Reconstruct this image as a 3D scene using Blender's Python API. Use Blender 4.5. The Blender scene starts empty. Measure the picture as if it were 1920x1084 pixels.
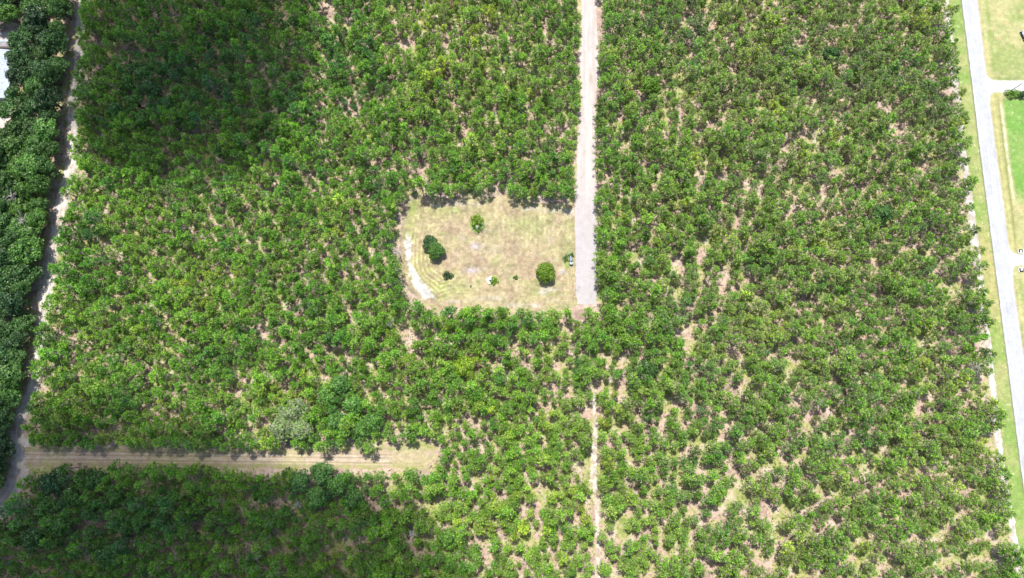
import bpy, bmesh, math, random
import numpy as np
from mathutils import Vector, Matrix

# ------------------------------------------------------------------ camera, light, exposure
scn = bpy.context.scene
TILT, H, FPX = math.radians(10.7), 267.0, 1280.0
cam = bpy.data.cameras.new('camera')
cam.sensor_width = 36.0; cam.lens = 36.0 * FPX / 1920.0
cam.clip_start = 1.0; cam.clip_end = 8000.0
camo = bpy.data.objects.new('camera', cam); scn.collection.objects.link(camo)
camo.location = (0, 0, H); camo.rotation_euler = (TILT, 0, 0)
scn.camera = camo

SUN_EL, SUN_AZ = math.radians(67), math.radians(-12)     # azimuth clockwise from +Y
sund = Vector((math.sin(SUN_AZ)*math.cos(SUN_EL), math.cos(SUN_AZ)*math.cos(SUN_EL), math.sin(SUN_EL)))
w = bpy.data.worlds.new('World'); scn.world = w; w.use_nodes = True
nt = w.node_tree; nt.nodes.clear()
sky = nt.nodes.new('ShaderNodeTexSky'); sky.sky_type = 'NISHITA'; sky.sun_disc = False
sky.sun_elevation = SUN_EL; sky.sun_rotation = SUN_AZ; sky.air_density = 1.0; sky.dust_density = 1.5
bg = nt.nodes.new('ShaderNodeBackground'); bg.inputs['Strength'].default_value = 0.135
wo = nt.nodes.new('ShaderNodeOutputWorld')
nt.links.new(sky.outputs[0], bg.inputs['Color']); nt.links.new(bg.outputs[0], wo.inputs['Surface'])
sl = bpy.data.lights.new('sun', 'SUN'); sl.energy = 5.0; sl.angle = math.radians(0.5); sl.color = (1.0, 0.965, 0.90)
so = bpy.data.objects.new('sun', sl); scn.collection.objects.link(so)
so.rotation_euler = (-sund).to_track_quat('-Z', 'Y').to_euler()
scn.view_settings.view_transform = 'Standard'; scn.view_settings.look = 'None'
scn.view_settings.gamma = 1.0; scn.view_settings.exposure = 0.69
scn.view_settings.use_curve_mapping = False
cy = scn.cycles
cy.max_bounces = 6; cy.diffuse_bounces = 3; cy.transparent_max_bounces = 8; cy.volume_bounces = 0

# ------------------------------------------------------------------ helpers
rs = np.random.RandomState(7)
random.seed(7)
C = scn.collection
ct, st_ = math.cos(TILT), math.sin(TILT)

def P(px, py, z=0.0):
    """photo pixel -> point at height z in the place"""
    a, b = (np.asarray(px, float)-960)/FPX, (542-np.asarray(py, float))/FPX
    dy, dz = b*ct + st_, b*st_ - ct
    t = (z - H)/dz
    return a*t, dy*t
def Q(x, y, z=0.0):
    """point -> photo pixel"""
    x = np.asarray(x, float); y = np.asarray(y, float); zz = np.asarray(z, float) - H
    yc = y*ct + zz*st_; zc = -y*st_ + zz*ct
    return 960 + FPX*x/(-zc), 542 - FPX*yc/(-zc)

def vn(x, y, seed=0):
    x = np.asarray(x, float); y = np.asarray(y, float)
    r = np.random.RandomState(seed + 991).rand(256, 256)
    xi, yi = np.floor(x).astype(int), np.floor(y).astype(int)
    fx, fy = x-xi, y-yi
    fx = fx*fx*(3-2*fx); fy = fy*fy*(3-2*fy)
    g = lambda i, j: r[i % 256, j % 256]
    return (g(xi, yi)*(1-fx)+g(xi+1, yi)*fx)*(1-fy) + (g(xi, yi+1)*(1-fx)+g(xi+1, yi+1)*fx)*fy
def fbm(x, y, seed=0, o=4):
    s = 0; a = 1; t = 0
    for k in range(o):
        s = s + a*vn(x*2**k, y*2**k, seed+17*k); t += a; a *= 0.55
    return s/t
def sst(a, b, v): 
    t = np.clip((v-a)/(b-a), 0, 1); return t*t*(3-2*t)
def inpoly(x, y, poly):
    x = np.asarray(x, float); y = np.asarray(y, float)
    r = np.zeros(x.shape, bool); n = len(poly)
    for i in range(n):
        (x0, y0), (x1, y1) = poly[i], poly[(i+1) % n]
        c = (y0 > y) != (y1 > y)
        r ^= c & (x < (x1-x0)*(y-y0)/((y1-y0) if y1 != y0 else 1e-9)+x0)
    return r
def segdist(x, y, pts, closed=False):
    x = np.asarray(x, float); y = np.asarray(y, float)
    d = np.full(x.shape, 1e9); s = np.zeros(x.shape); acc = 0.0
    m = len(pts) if closed else len(pts)-1
    for i in range(m):
        (x0, y0), (x1, y1) = pts[i], pts[(i+1) % len(pts)]
        L2 = (x1-x0)**2+(y1-y0)**2 + 1e-9
        t = np.clip(((x-x0)*(x1-x0)+(y-y0)*(y1-y0))/L2, 0, 1)
        dd = np.hypot(x-x0-t*(x1-x0), y-y0-t*(y1-y0))
        k = dd < d; d = np.where(k, dd, d); s = np.where(k, acc+t*math.sqrt(L2), s); acc += math.sqrt(L2)
    return d, s
def sdist(x, y, poly):
    d, _ = segdist(x, y, poly, True)
    return np.where(inpoly(x, y, poly), d, -d)

# ---- materials
def newmat(name):
    m = bpy.data.materials.new(name); m.use_nodes = True
    n = m.node_tree; n.nodes.clear()
    return m, n, n.nodes.new('ShaderNodeOutputMaterial')
def nd(n, t, **k):
    o = n.nodes.new(t)
    for a, v in k.items():
        if a in o.inputs: o.inputs[a].default_value = v
        else: setattr(o, a, v)
    return o
def noise(n, scale, detail=3.0, rough=0.6, co=None):
    t = nd(n, 'ShaderNodeTexNoise'); t.inputs['Scale'].default_value = scale
    t.inputs['Detail'].default_value = detail; t.inputs['Roughness'].default_value = rough
    if co is not None: n.links.new(co, t.inputs['Vector'])
    return t.outputs['Fac']
def ramp(n, fac, stops):
    r = nd(n, 'ShaderNodeValToRGB'); e = r.color_ramp.elements
    while len(e) < len(stops): e.new(0.5)
    for i, (p, c) in enumerate(stops):
        e[i].position = p; e[i].color = (*c, 1) if len(c) == 3 else c
    n.links.new(fac, r.inputs[0]); return r.outputs[0]
def mix(n, fac, a, b, mode='MIX'):
    m = nd(n, 'ShaderNodeMix'); m.data_type = 'RGBA'; m.blend_type = mode
    for s, v in ((0, fac), (6, a), (7, b)):
        if hasattr(v, 'is_output'): n.links.new(v, m.inputs[s])
        else: m.inputs[s].default_value = v if s == 0 or len(v) == 4 else (*v, 1)
    return m.outputs[2]
def plain(name, col, rough=0.7, metal=0.0, var=0.25, scale=3.0, spec=0.3):
    m, n, out = newmat(name)
    g = nd(n, 'ShaderNodeNewGeometry')
    f = noise(n, scale, 4, 0.6, g.outputs['Position'])
    c = ramp(n, f, [(0.3, tuple(v*(1-var) for v in col)), (0.7, tuple(min(1, v*(1+var)) for v in col))])
    b = nd(n, 'ShaderNodeBsdfPrincipled', Roughness=rough, Metallic=metal); b.inputs['Specular IOR Level'].default_value = spec
    n.links.new(c, b.inputs['Base Color']); n.links.new(b.outputs[0], out.inputs[0])
    return m
def soilmat(name, fine=0.35, sc=2.2, gain=0.70):
    """surface colour from the sheet's own 'Col' attribute with fine grain over it"""
    m, n, out = newmat(name)
    a = nd(n, 'ShaderNodeAttribute', attribute_name='Col')
    g = nd(n, 'ShaderNodeNewGeometry')
    f = noise(n, sc, 6, 0.75, g.outputs['Position'])
    v = ramp(n, f, [(0.25, (1-fine,)*3), (0.75, (1+fine,)*3)])
    f2 = noise(n, sc*0.23, 4, 0.65, g.outputs['Position'])
    v2 = ramp(n, f2, [(0.3, (1-fine*.5, 1-fine*.45, 1-fine*.55)), (0.7, (1+fine*.5,)*3)])
    c = mix(n, 1.0, mix(n, 1.0, mix(n, 1.0, a.outputs['Color'], (gain, gain, gain), 'MULTIPLY'), v, 'MULTIPLY'), v2, 'MULTIPLY')
    b = nd(n, 'ShaderNodeBsdfPrincipled', Roughness=0.95); b.inputs['Specular IOR Level'].default_value = 0.1
    bp = nd(n, 'ShaderNodeBump', Strength=0.6, Distance=0.12)
    n.links.new(f, bp.inputs['Height']); n.links.new(bp.outputs[0], b.inputs['Normal'])
    n.links.new(c, b.inputs['Base Color']); n.links.new(b.outputs[0], out.inputs[0])
    return m
def leafmat(name, cols, dead=(0.20, 0.16, 0.10), deadfrac=0.04, trans=0.28):
    """tint.x picks along cols, tint.y is the tree's own brightness; leaf attribute 'v' varies inside the crown"""
    m, n, out = newmat(name)
    t = nd(n, 'ShaderNodeAttribute', attribute_name='tint', attribute_type='INSTANCER')
    sp = nd(n, 'ShaderNodeSeparateXYZ'); n.links.new(t.outputs['Vector'], sp.inputs[0])
    base = ramp(n, sp.outputs[0], [(i/(len(cols)-1), c) for i, c in enumerate(cols)])
    v = nd(n, 'ShaderNodeAttribute', attribute_name='v')
    vv = ramp(n, v.outputs['Fac'], [(0.0, (0.30, 0.34, 0.40)), (0.5, (0.92, 0.92, 0.92)), (1.0, (2.1, 1.85, 1.5))])  # random leaf tone; the bright end paints in leaf highlights
    c = mix(n, 1.0, base, vv, 'MULTIPLY')
    br = nd(n, 'ShaderNodeVectorMath', operation='SCALE')
    n.links.new(c, br.inputs[0]); n.links.new(sp.outputs[1], br.inputs['Scale'])
    gt = nd(n, 'ShaderNodeMath', operation='LESS_THAN')
    d = nd(n, 'ShaderNodeAttribute', attribute_name='w')
    n.links.new(d.outputs['Fac'], gt.inputs[0]); dm = nd(n, 'ShaderNodeMath', operation='MULTIPLY_ADD'); n.links.new(sp.outputs[2], dm.inputs[0]); dm.inputs[1].default_value = 0.24; dm.inputs[2].default_value = deadfrac; n.links.new(dm.outputs[0], gt.inputs[1])
    c2 = mix(n, gt.outputs[0], br.outputs[0], dead)
    df = nd(n, 'ShaderNodeBsdfPrincipled', Roughness=0.55); df.inputs['Specular IOR Level'].default_value = 0.35
    tr = nd(n, 'ShaderNodeBsdfTranslucent')
    n.links.new(c2, df.inputs['Base Color']); n.links.new(c2, tr.inputs['Color'])
    ms = nd(n, 'ShaderNodeMixShader'); ms.inputs[0].default_value = trans
    n.links.new(df.outputs[0], ms.inputs[1]); n.links.new(tr.outputs[0], ms.inputs[2])
    n.links.new(ms.outputs[0], out.inputs[0])
    return m

# ---- object helpers
def meshobj(name, verts, faces, mat, parent=None, attrs=None, smooth=False):
    me = bpy.data.meshes.new(name)
    verts = np.asarray(verts, np.float32).reshape(-1, 3)
    if isinstance(faces, np.ndarray):
        k = faces.shape[1]
        me.vertices.add(len(verts)); me.vertices.foreach_set('co', verts.ravel())
        me.loops.add(faces.size); me.loops.foreach_set('vertex_index', faces.astype(np.int32).ravel())
        me.polygons.add(len(faces)); me.polygons.foreach_set('loop_start', np.arange(0, faces.size, k, dtype=np.int32))
        me.update(calc_edges=True)
    else:
        me.from_pydata(verts.tolist(), [], faces)
    for an, (ty, dat) in (attrs or {}).items():
        a = me.attributes.new(an, ty, 'POINT')
        if ty == 'FLOAT': a.data.foreach_set('value', np.asarray(dat, np.float32).ravel())
        elif ty == 'FLOAT_COLOR': a.data.foreach_set('color', np.asarray(dat, np.float32).ravel())
        elif ty == 'FLOAT_VECTOR': a.data.foreach_set('vector', np.asarray(dat, np.float32).ravel())
        elif ty == 'INT': a.data.foreach_set('value', np.asarray(dat, np.int32).ravel())
    if smooth: me.polygons.foreach_set('use_smooth', [True]*len(me.polygons))
    me.materials.append(mat); me.validate()
    o = bpy.data.objects.new(name, me); C.objects.link(o)
    if parent: o.parent = parent
    return o
def tag(o, label=None, cat=None, group=None, kind=None):
    if label: o['label'] = label
    if cat: o['category'] = cat
    if group: o['group'] = group
    if kind: o['kind'] = kind
    return o
def empty(name, loc, rz=0.0, sc=(1, 1, 1)):
    o = bpy.data.objects.new(name, None); C.objects.link(o)
    o.empty_display_size = 0.5
    o.location = loc; o.rotation_euler = (0, 0, rz); o.scale = sc
    return o
class MB:
    """collects simple solids into one mesh"""
    def __init__(s): s.v = []; s.f = []
    def box(s, c, d, rz=0.0, taper=1.0):
        i = len(s.v); x, y, z = d[0]/2, d[1]/2, d[2]/2
        for sz in (-1, 1):
            k = taper if sz > 0 else 1
            for sx, sy in ((-1, -1), (1, -1), (1, 1), (-1, 1)):
                X, Y = sx*x*k, sy*y*k
                s.v.append((c[0]+X*math.cos(rz)-Y*math.sin(rz), c[1]+X*math.sin(rz)+Y*math.cos(rz), c[2]+sz*z))
        s.f += [(i, i+3, i+2, i+1), (i+4, i+5, i+6, i+7)] + [(i+k, i+(k+1) % 4, i+4+(k+1) % 4, i+4+k) for k in range(4)]
        return s
    def tube(s, pts, rad, n=6):
        i0 = len(s.v); pts = [Vector(p) for p in pts]
        for k, p in enumerate(pts):
            t = (pts[min(k+1, len(pts)-1)]-pts[max(k-1, 0)]).normalized()
            a = t.orthogonal().normalized(); b = t.cross(a)
            for j in range(n):
                an = 2*math.pi*j/n; s.v.append(tuple(p+(a*math.cos(an)+b*math.sin(an))*rad[k]))
        for k in range(len(pts)-1):
            for j in range(n):
                s.f.append((i0+k*n+j, i0+k*n+(j+1) % n, i0+(k+1)*n+(j+1) % n, i0+(k+1)*n+j))
        s.f.append(tuple(i0+j for j in reversed(range(n)))); s.f.append(tuple(i0+(len(pts)-1)*n+j for j in range(n)))
        return s
    def prism(s, prof, y0, y1):
        """profile of (x, z) extruded in y"""
        i = len(s.v); n = len(prof)
        s.v += [(x, y0, z) for x, z in prof] + [(x, y1, z) for x, z in prof]
        s.f.append(tuple(range(i, i+n))); s.f.append(tuple(reversed(range(i+n, i+2*n))))
        s.f += [(i+k, i+n+k, i+n+(k+1) % n, i+(k+1) % n) for k in range(n)]
        return s
    def build(s, name, mat, parent=None, smooth=False): return meshobj(name, s.v, s.f, mat, parent, smooth=smooth)

def leaves(cen, dirs, L, W, r, up=0.35):
    """quads along dirs at cen; returns verts, faces"""
    n = len(cen)
    side = np.cross(dirs, r.normal(size=(n, 3)) + np.array([0, 0, up]))
    side /= np.linalg.norm(side, axis=1)[:, None] + 1e-9
    L = np.broadcast_to(L, (n,))[:, None]*dirs*0.5; W = np.broadcast_to(W, (n,))[:, None]*side*0.5
    v = np.stack([cen-L-W*0.6, cen-L+W*0.6, cen+L+W, cen+L-W], 1).reshape(-1, 3)
    f = np.arange(4*n).reshape(n, 4)
    return v, f
def unit(v): return v/(np.linalg.norm(v, axis=1)[:, None]+1e-9)

def pine_meshes(seed, hh=12.0, rad=2.7, ncl=17, per=30, leaf=0.52):
    r = np.random.RandomState(seed)
    cl = []
    a0 = r.rand()*6.28
    for k in range(ncl):
        t = (k+0.5)/ncl                                   # 0 low .. 1 top
        a = a0 + k*2.4 + r.normal()*0.35
        rr = rad*(1-t)**0.5*(0.35+0.75*r.rand())
        if k > ncl-3: rr *= 0.3
        cl.append((rr*math.cos(a), rr*math.sin(a), hh*(0.36+0.58*t)+r.normal()*0.3, 0.55+0.42*r.rand()))
    cs, ds = [], []
    for x, y, z, s in cl:
        n = int(per*(0.7+0.6*r.rand()))
        d = r.normal(size=(n, 3)); d[:, 2] = np.abs(d[:, 2])*0.95 + 0.15
        d = unit(d + 0.35*np.array([x, y, 0])/max(0.6, math.hypot(x, y)))
        rr = s*(0.25+0.75*r.rand(n))[:, None]
        cs.append(np.array([x, y, z]) + d*rr*np.array([1.15, 1.15, 0.8])); ds.append(d)
    cs = np.concatenate(cs); ds = np.concatenate(ds); n = len(cs)
    v, f = leaves(cs, ds, leaf*(0.6+0.7*r.rand(n)), leaf*0.36*(0.5+0.9*r.rand(n)), r)
    at = dict(v=('FLOAT', np.repeat(r.rand(n), 4)), w=('FLOAT', np.repeat(r.rand(n), 4)))
    mb = MB()
    bx, by = r.normal()*0.25, r.normal()*0.25
    mb.tube([(0, 0, -0.1), (bx*.3, by*.3, hh*0.35), (bx, by, hh*0.7), (bx*.6, by*.6, hh*0.95)], [0.17, 0.14, 0.09, 0.03], 6)
    for x, y, z, s in cl:
        zb = z-0.35-0.3*math.hypot(x, y)
        mb.tube([(bx*.8, by*.8, zb), (x*.6, y*.6, zb+0.35*(z-zb)), (x, y, z)], [0.055, 0.04, 0.015], 3)
    for k in range(14):                                   # bare dead limbs under the crown
        a = r.rand()*6.28; z = hh*(0.2+0.4*r.rand()); l = 1.0+1.5*r.rand()
        mb.tube([(bx*.4, by*.4, z), (l*math.cos(a), l*math.sin(a), z+0.3*r.rand())], [0.055, 0.02], 3)
    return (v, f, at), mb

def lobes_crown(seed, rad, hh, base, nlobe, per, leaf, flat=0.75, lr=0.42):
    """broad crown: leaf-sized faces on the outside of many overlapping limbs' lobes"""
    r = np.random.RandomState(seed)
    cs, ds, lob = [], [], []
    for k in range(nlobe):
        a = r.rand()*6.28; q = math.sqrt((k+0.3)/nlobe)
        R = rad*q*(0.72+0.16*r.rand()); z = base + (hh-base)*(0.30+0.55*math.sqrt(max(0, 1-q*q*0.9))) + r.normal()*0.05*hh
        a = k*2.399+r.normal()*0.3
        s = rad*lr*(0.6+0.6*r.rand())
        lob.append((R*math.cos(a), R*math.sin(a), z, s))
        n = int(per*(s/(rad*lr))**2)
        d = unit(r.normal(size=(n, 3))); d[:, 2] = np.where(d[:, 2] < -0.35, -d[:, 2], d[:, 2])
        cs.append(np.array(lob[-1][:3]) + d*s*(0.55+0.5*r.rand(n)**0.5)[:, None]*np.array([1, 1, flat]))
        t = unit(np.cross(d, r.normal(size=(n, 3)))+0.55*d*r.normal(size=(n, 1))); ds.append((t, d))
    cs = np.concatenate(cs); tt = np.concatenate([a for a, b in ds]); dd = np.concatenate([b for a, b in ds]); n = len(cs)
    side = unit(np.cross(dd, tt)+0.35*r.normal(size=(n, 3)))
    L = (leaf*(0.6+0.7*r.rand(n)))[:, None]*tt*0.5; W = (leaf*0.7*(0.6+0.7*r.rand(n)))[:, None]*side*0.5
    v = np.stack([cs-L-W*0.5, cs-L+W*0.5, cs+L+W, cs+L-W], 1).reshape(-1, 3)
    at = dict(v=('FLOAT', np.repeat(r.rand(n), 4)), w=('FLOAT', np.repeat(r.rand(n), 4)))
    mb = MB()
    tr = 0.05*rad+0.04*hh*0.5
    mb.tube([(0, 0, -0.1), (0.1, 0, base*0.6), (0, 0.1, base+0.2*(hh-base))], [tr*1.3, tr, tr*0.7], 8)
    for x, y, z, s in lob[:16]:
        mb.tube([(0, 0.05, base*0.8), (x*.5, y*.5, base+0.5*(z-base)), (x, y, z)], [tr*.5, tr*.32, 0.03], 4)
    return (v, np.arange(4*n).reshape(n, 4), at), mb

M = {}
M['pine'] = leafmat('pine needles', [(0.055, 0.180, 0.055), (0.093, 0.250, 0.036), (0.148, 0.330, 0.032), (0.222, 0.370, 0.058), (0.33, 0.46, 0.040)], dead=(0.40, 0.33, 0.25), deadfrac=0.05, trans=0.36)
M['broad'] = leafmat('broad leaves', [(0.036, 0.098, 0.037), (0.056, 0.138, 0.036), (0.080, 0.190, 0.035), (0.125, 0.260, 0.025), (0.19, 0.30, 0.025)], dead=(0.27, 0.31, 0.17), deadfrac=0.03, trans=0.3)
M['bark'] = plain('pine bark', (0.33, 0.27, 0.23), 0.9, var=0.35, scale=1.5)
M['bark_dark'] = plain('grey bark', (0.15, 0.125, 0.10), 0.9, var=0.3, scale=2)
M['deadwood'] = plain('weathered bare wood', (0.36, 0.33, 0.31), 0.9, var=0.25, scale=2)
M['soil'] = soilmat('soil and grass')
M['sandy'] = soilmat('packed sand', 0.14, 1.6, 0.62)

# ------------------------------------------------------------------ outlines read off the photograph (photo pixels)
CLEAR = [(762, 372), (790, 366), (812, 372), (845, 370), (880, 368), (905, 370), (950, 366), (985, 378), (1010, 382), (1040, 378),
         (1083, 384), (1085, 572), (1060, 580), (1030, 580), (1000, 582), (975, 584), (945, 576), (915, 574), (880, 575),
         (850, 574), (832, 580), (824, 592), (806, 576), (790, 562), (770, 548), (755, 527), (747, 500), (748, 470), (749, 445), (755, 415), (760, 395)]
CR_L = [(1088, -160), (1090, 0), (1090, 60), (1086, 110), (1088, 150), (1090, 200), (1084, 250), (1082, 300), (1078, 380), (1079, 480), (1080, 550), (1084, 571)]
CR_R = [(1117, -160), (1118, 0), (1119, 60), (1122, 110), (1124, 140), (1116, 175), (1116, 240), (1116, 300), (1117, 380), (1119, 480), (1119, 555), (1116, 571)]
RR_L = [(1783, -160), (1803, 0), (1820, 135), (1836, 270), (1853, 400), (1871, 540), (1884, 640), (1912, 860), (1941, 1084), (1962, 1240)]
RR_R = [(1812, -160), (1832, 0), (1848, 135), (1865, 270), (1883, 400), (1900, 540), (1915, 640), (1944, 860), (1974, 1084), (1996, 1240)]
TRACK = [(160, -160), (154, 0), (149, 90), (143, 150), (134, 220), (138, 290), (128, 340), (116, 385), (108, 430), (96, 480), (88, 530), (82, 570), (79, 610),
         (74, 660), (64, 720), (44, 770), (36, 810), (40, 850), (36, 885), (18, 925), (-8, 960), (-70, 1020)]
TRACK_W = [6, 6, 6, 6, 7, 9, 9, 10, 9, 9, 11, 10, 9, 8, 8, 11, 13, 13, 14, 15, 15, 15]
BPATH = [(44, 838), (120, 840), (220, 841), (330, 843), (430, 845), (520, 843), (610, 843), (690, 843), (738, 834), (760, 826), (800, 828), (824, 838),
         (818, 860), (800, 874), (806, 884), (780, 882), (740, 876), (690, 880), (610, 877), (540, 879), (440, 876), (330, 874), (200, 873), (110, 873), (50, 877)]
TRAIL = [(1114, 735), (1114, 765), (1117, 800), (1115, 835), (1113, 870), (1112, 900), (1119, 930), (1120, 980), (1121, 1040), (1122, 1084), (1124, 1240)]
VERGE_L = [(1752, -160), (1778, 0), (1795, 135), (1810, 270), (1828, 400), (1846, 540), (1858, 640), (1882, 860), (1908, 1010), (1921, 1084), (1945, 1240)]
YARD = [(-260, 60), (14, 60), (26, 80), (26, 190), (16, 240), (4, 290), (-10, 330), (-260, 330)]
def ribbon(l, r): return l + r[::-1]

# ---- sheets of ground
def gridsheet(name, poly, z, colfn, res, mat, noisepx=3.0, kind='structure', label=None):
    xs, ys = zip(*poly)
    gx, gy = P(np.array(xs), np.array(ys))
    x0, x1, y0, y1 = gx.min()-2, gx.max()+2, gy.min()-2, gy.max()+2
    nx, ny = int((x1-x0)/res)+1, int((y1-y0)/res)+1
    X, Y = np.meshgrid(x0+np.arange(nx)*res, y0+np.arange(ny)*res)
    px, py = Q(X, Y)
    cx, cy_ = (X[:-1, :-1]+res/2), (Y[:-1, :-1]+res/2)
    qx, qy = Q(cx, cy_)
    sd = sdist(qx, qy, poly) + (fbm(cx*0.6, cy_*0.6, 5)-0.5)*2*noisepx + (vn(cx*2.5, cy_*2.5, 9)-0.5)*noisepx
    keep = sd > 0
    idx = np.arange(nx*ny).reshape(ny, nx)
    f = np.stack([idx[:-1, :-1], idx[:-1, 1:], idx[1:, 1:], idx[1:, :-1]], -1)[keep]
    used, inv = np.unique(f, return_inverse=True)
    V = np.stack([X.ravel()[used], Y.ravel()[used], np.full(len(used), z)], 1)
    col = colfn(px.ravel()[used], py.ravel()[used], V[:, 0], V[:, 1])
    col = np.concatenate([col, np.ones((len(col), 1))], 1)
    o = meshobj(name, V, inv.reshape(-1, 4), mat, attrs=dict(Col=('FLOAT_COLOR', col)))
    return tag(o, kind=kind)
def lerp(a, b, t): return np.asarray(a)*(1-t[:, None]) + np.asarray(b)*t[:, None]
def blob(px, py, cx, cy_, rx, ry): return np.exp(-(((px-cx)/rx)**2+((py-cy_)/ry)**2))

STRAW, PINK, GREEN, SAND, MAUVE = (0.47, 0.39, 0.22), (0.44, 0.32, 0.22), (0.31, 0.36, 0.12), (0.62, 0.60, 0.57), (0.46, 0.40, 0.42)

# the forest floor: one sheet to the horizon
m, n, out = newmat('forest floor')
g = nd(n, 'ShaderNodeNewGeometry'); co = g.outputs['Position']
a = noise(n, 0.09, 5, 0.62, co); b2 = noise(n, 0.9, 6, 0.75, co); c3 = noise(n, 0.22, 4, 0.6, co)
c = ramp(n, a, [(0.34, (0.24, 0.175, 0.145)), (0.48, (0.37, 0.27, 0.22)), (0.56, (0.27, 0.27, 0.11)), (0.68, (0.17, 0.22, 0.06))])
c = mix(n, 1.0, c, ramp(n, b2, [(0.30, (0.5, 0.45, 0.42)), (0.5, (1, 1, 1)), (0.7, (1.35, 1.3, 1.3))]), 'MULTIPLY')
c = mix(n, ramp(n, c3, [(0.5, (0, 0, 0)), (0.66, (0.75,)*3)]), c, (0.44, 0.36, 0.30, 1))
b = nd(n, 'ShaderNodeBsdfPrincipled', Roughness=1.0); b.inputs['Specular IOR Level'].default_value = 0.05
bp = nd(n, 'ShaderNodeBump', Strength=0.8, Distance=0.25); n.links.new(b2, bp.inputs['Height'])
n.links.new(bp.outputs[0], b.inputs['Normal']); n.links.new(c, b.inputs['Base Color']); n.links.new(b.outputs[0], out.inputs[0])
S = 3000
tag(meshobj('ground', [(-S, -S, 0), (S, -S, 0), (S, S, 0), (-S, S, 0)], [(0, 1, 2, 3)], m), kind='structure')

ARC1 = [(760, 440), (771, 442), (773, 462), (771, 482), (770, 500), (762, 500), (758, 478)]
ARC2 = [(764, 502), (775, 502), (784, 514), (796, 531), (808, 545), (822, 562), (812, 564), (795, 558), (782, 545), (772, 530)]
def clear_col(px, py, x, y):
    n1, n2, n3 = fbm(x*0.16, y*0.16, 1), fbm(x*0.6, y*0.6, 2, 5), fbm(x*0.3, y*0.3, 3)
    c = lerp(STRAW, PINK, sst(0.42, 0.62, n1)*0.7)
    c = c*(1-0) + 0
    c = lerp(c, GREEN, sst(0.52, 0.72, n3)*0.5) if False else c*(1-(sst(0.52, 0.72, n3)*0.45)[:, None]) + np.array(GREEN)*(sst(0.52, 0.72, n3)*0.45)[:, None]
    def put(c, col, wt): wt = np.clip(wt, 0, 1)[:, None]; return c*(1-wt)+np.array(col)*wt
    d = sdist(px, py, CLEAR)
    jn = n2-0.5
    # worn pink-brown middle
    for b_ in ((985, 500, 30, 22), (905, 545, 40, 14), (870, 470, 30, 20), (1040, 455, 20, 12), (985, 465, 25, 15), (1060, 500, 15, 20)):
        c = put(c, (0.43, 0.31, 0.21), blob(px, py, *b_)*(0.45+1.5*jn))
    c = put(c, (0.30, 0.22, 0.17), blob(px, py, 930, 430, 16, 9)*0.5); c = put(c, (0.30, 0.22, 0.17), blob(px, py, 900, 500, 26, 7)*0.5)
    for b_ in ((980, 420, 32, 17), (1030, 550, 36, 6), (1062, 470, 14, 36), (775, 385, 12, 20), (768, 420, 9, 18), (845, 540, 45, 12), (1000, 378, 30, 4), (840, 395, 50, 8)):
        c = put(c, GREEN, blob(px, py, *b_)*(0.6+1.1*jn))
    c = put(c, (0.25, 0.36, 0.05), blob(px, py, 775, 388, 10, 18)*0.6)
    # mowing lines: rings round the west end, up-and-down passes further east
    wst = sst(905, 800, px)
    ring = 0.5+0.5*np.sin(d*2*math.pi/7.5 + 1.5*n1)
    c = put(c, (0.34, 0.40, 0.09), wst*(ring > 0.62)*sst(12, 20, d)*sst(80, 50, d)*(0.75+1.4*jn)*(0.15+0.85*sst(430, 500, py+0.6*(n3-.5)*200)))
    c = put(c, (0.62, 0.54, 0.29), wst*(ring < 0.22)*sst(12, 20, d)*sst(80, 50, d)*(0.85+1.6*jn)*(0.3+0.7*sst(430, 500, py+0.6*(n3-.5)*200)))
    ver = 0.5+0.5*np.sin(px*2*math.pi/8.5 + 2*n1)
    e = blob(px, py, 990, 432, 62, 36)
    c = put(c, (0.56, 0.52, 0.27), e*(ver > 0.7)*(0.3+1.5*jn)); c = put(c, (0.24, 0.33, 0.09), e*(ver < 0.3)*(0.2+1.2*jn))
    edg = 0.5+0.5*np.sin(d*2*math.pi/6.0)
    c = put(c, (0.60, 0.52, 0.30), (1-wst)*(d < 40)*(edg > 0.8)*(0.2+1.3*jn)*sst(.4,.6,n3))
    # bare sand
    for b_ in ((893, 462, 11, 7, 0.9), (868, 445, 7, 6, .5), (884, 507, 13, 5, 0.9), (1054, 510, 5, 4, 1.0), (1030, 448, 6, 8, 0.5), (928, 468, 16, 8, .45), (915, 435, 8, 6, .3)):
        c = put(c, MAUVE if b_[4] > .6 else (0.47, 0.40, 0.33), blob(px, py, *b_[:4])*b_[4]*(0.9+1.6*jn))
    for b_ in ((850, 382, 20, 5), (890, 384, 8, 3), (995, 391, 15, 4), (1035, 395, 14, 4), (815, 386, 8, 3), (1065, 398, 14, 5), (850, 565, 14, 3), (1000, 573, 14, 4),
               (1032, 542, 14, 4), (1018, 548, 8, 5), (920, 560, 22, 4), (960, 572, 20, 5)):
        c = put(c, (0.55, 0.50, 0.43), blob(px, py, *b_)*(0.75+2.2*jn))
    for A in (ARC1, ARC2):
        c = put(c, (0.66, 0.65, 0.65), sst(-2, 2.5, sdist(px, py, A)-0.5+jn*13)*0.9)
    c = put(c, (0.36, 0.30, 0.22), sst(9, 2, d)*sst(800, 770, px)*0.8)
    # scattered pale flecks
    fl = vn(x*2.1, y*2.1, 31); c = put(c, (0.56, 0.50, 0.36), sst(0.86, 0.97, fl)*0.6)
    c = put(c, (0.22, 0.20, 0.10), sst(0.86, 0.97, vn(x*2.3, y*2.3, 37))*0.5)
    g1 = fbm(x*1.1, y*1.1, 45, 4)
    c = put(c, (0.27, 0.22, 0.17), sst(0.56, 0.72, g1)*0.35); c = put(c, (0.56, 0.49, 0.38), sst(0.44, 0.30, g1)*0.35)
    return np.clip(c*(0.88+0.75*jn)[:, None], 0.02, 0.9)
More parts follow.
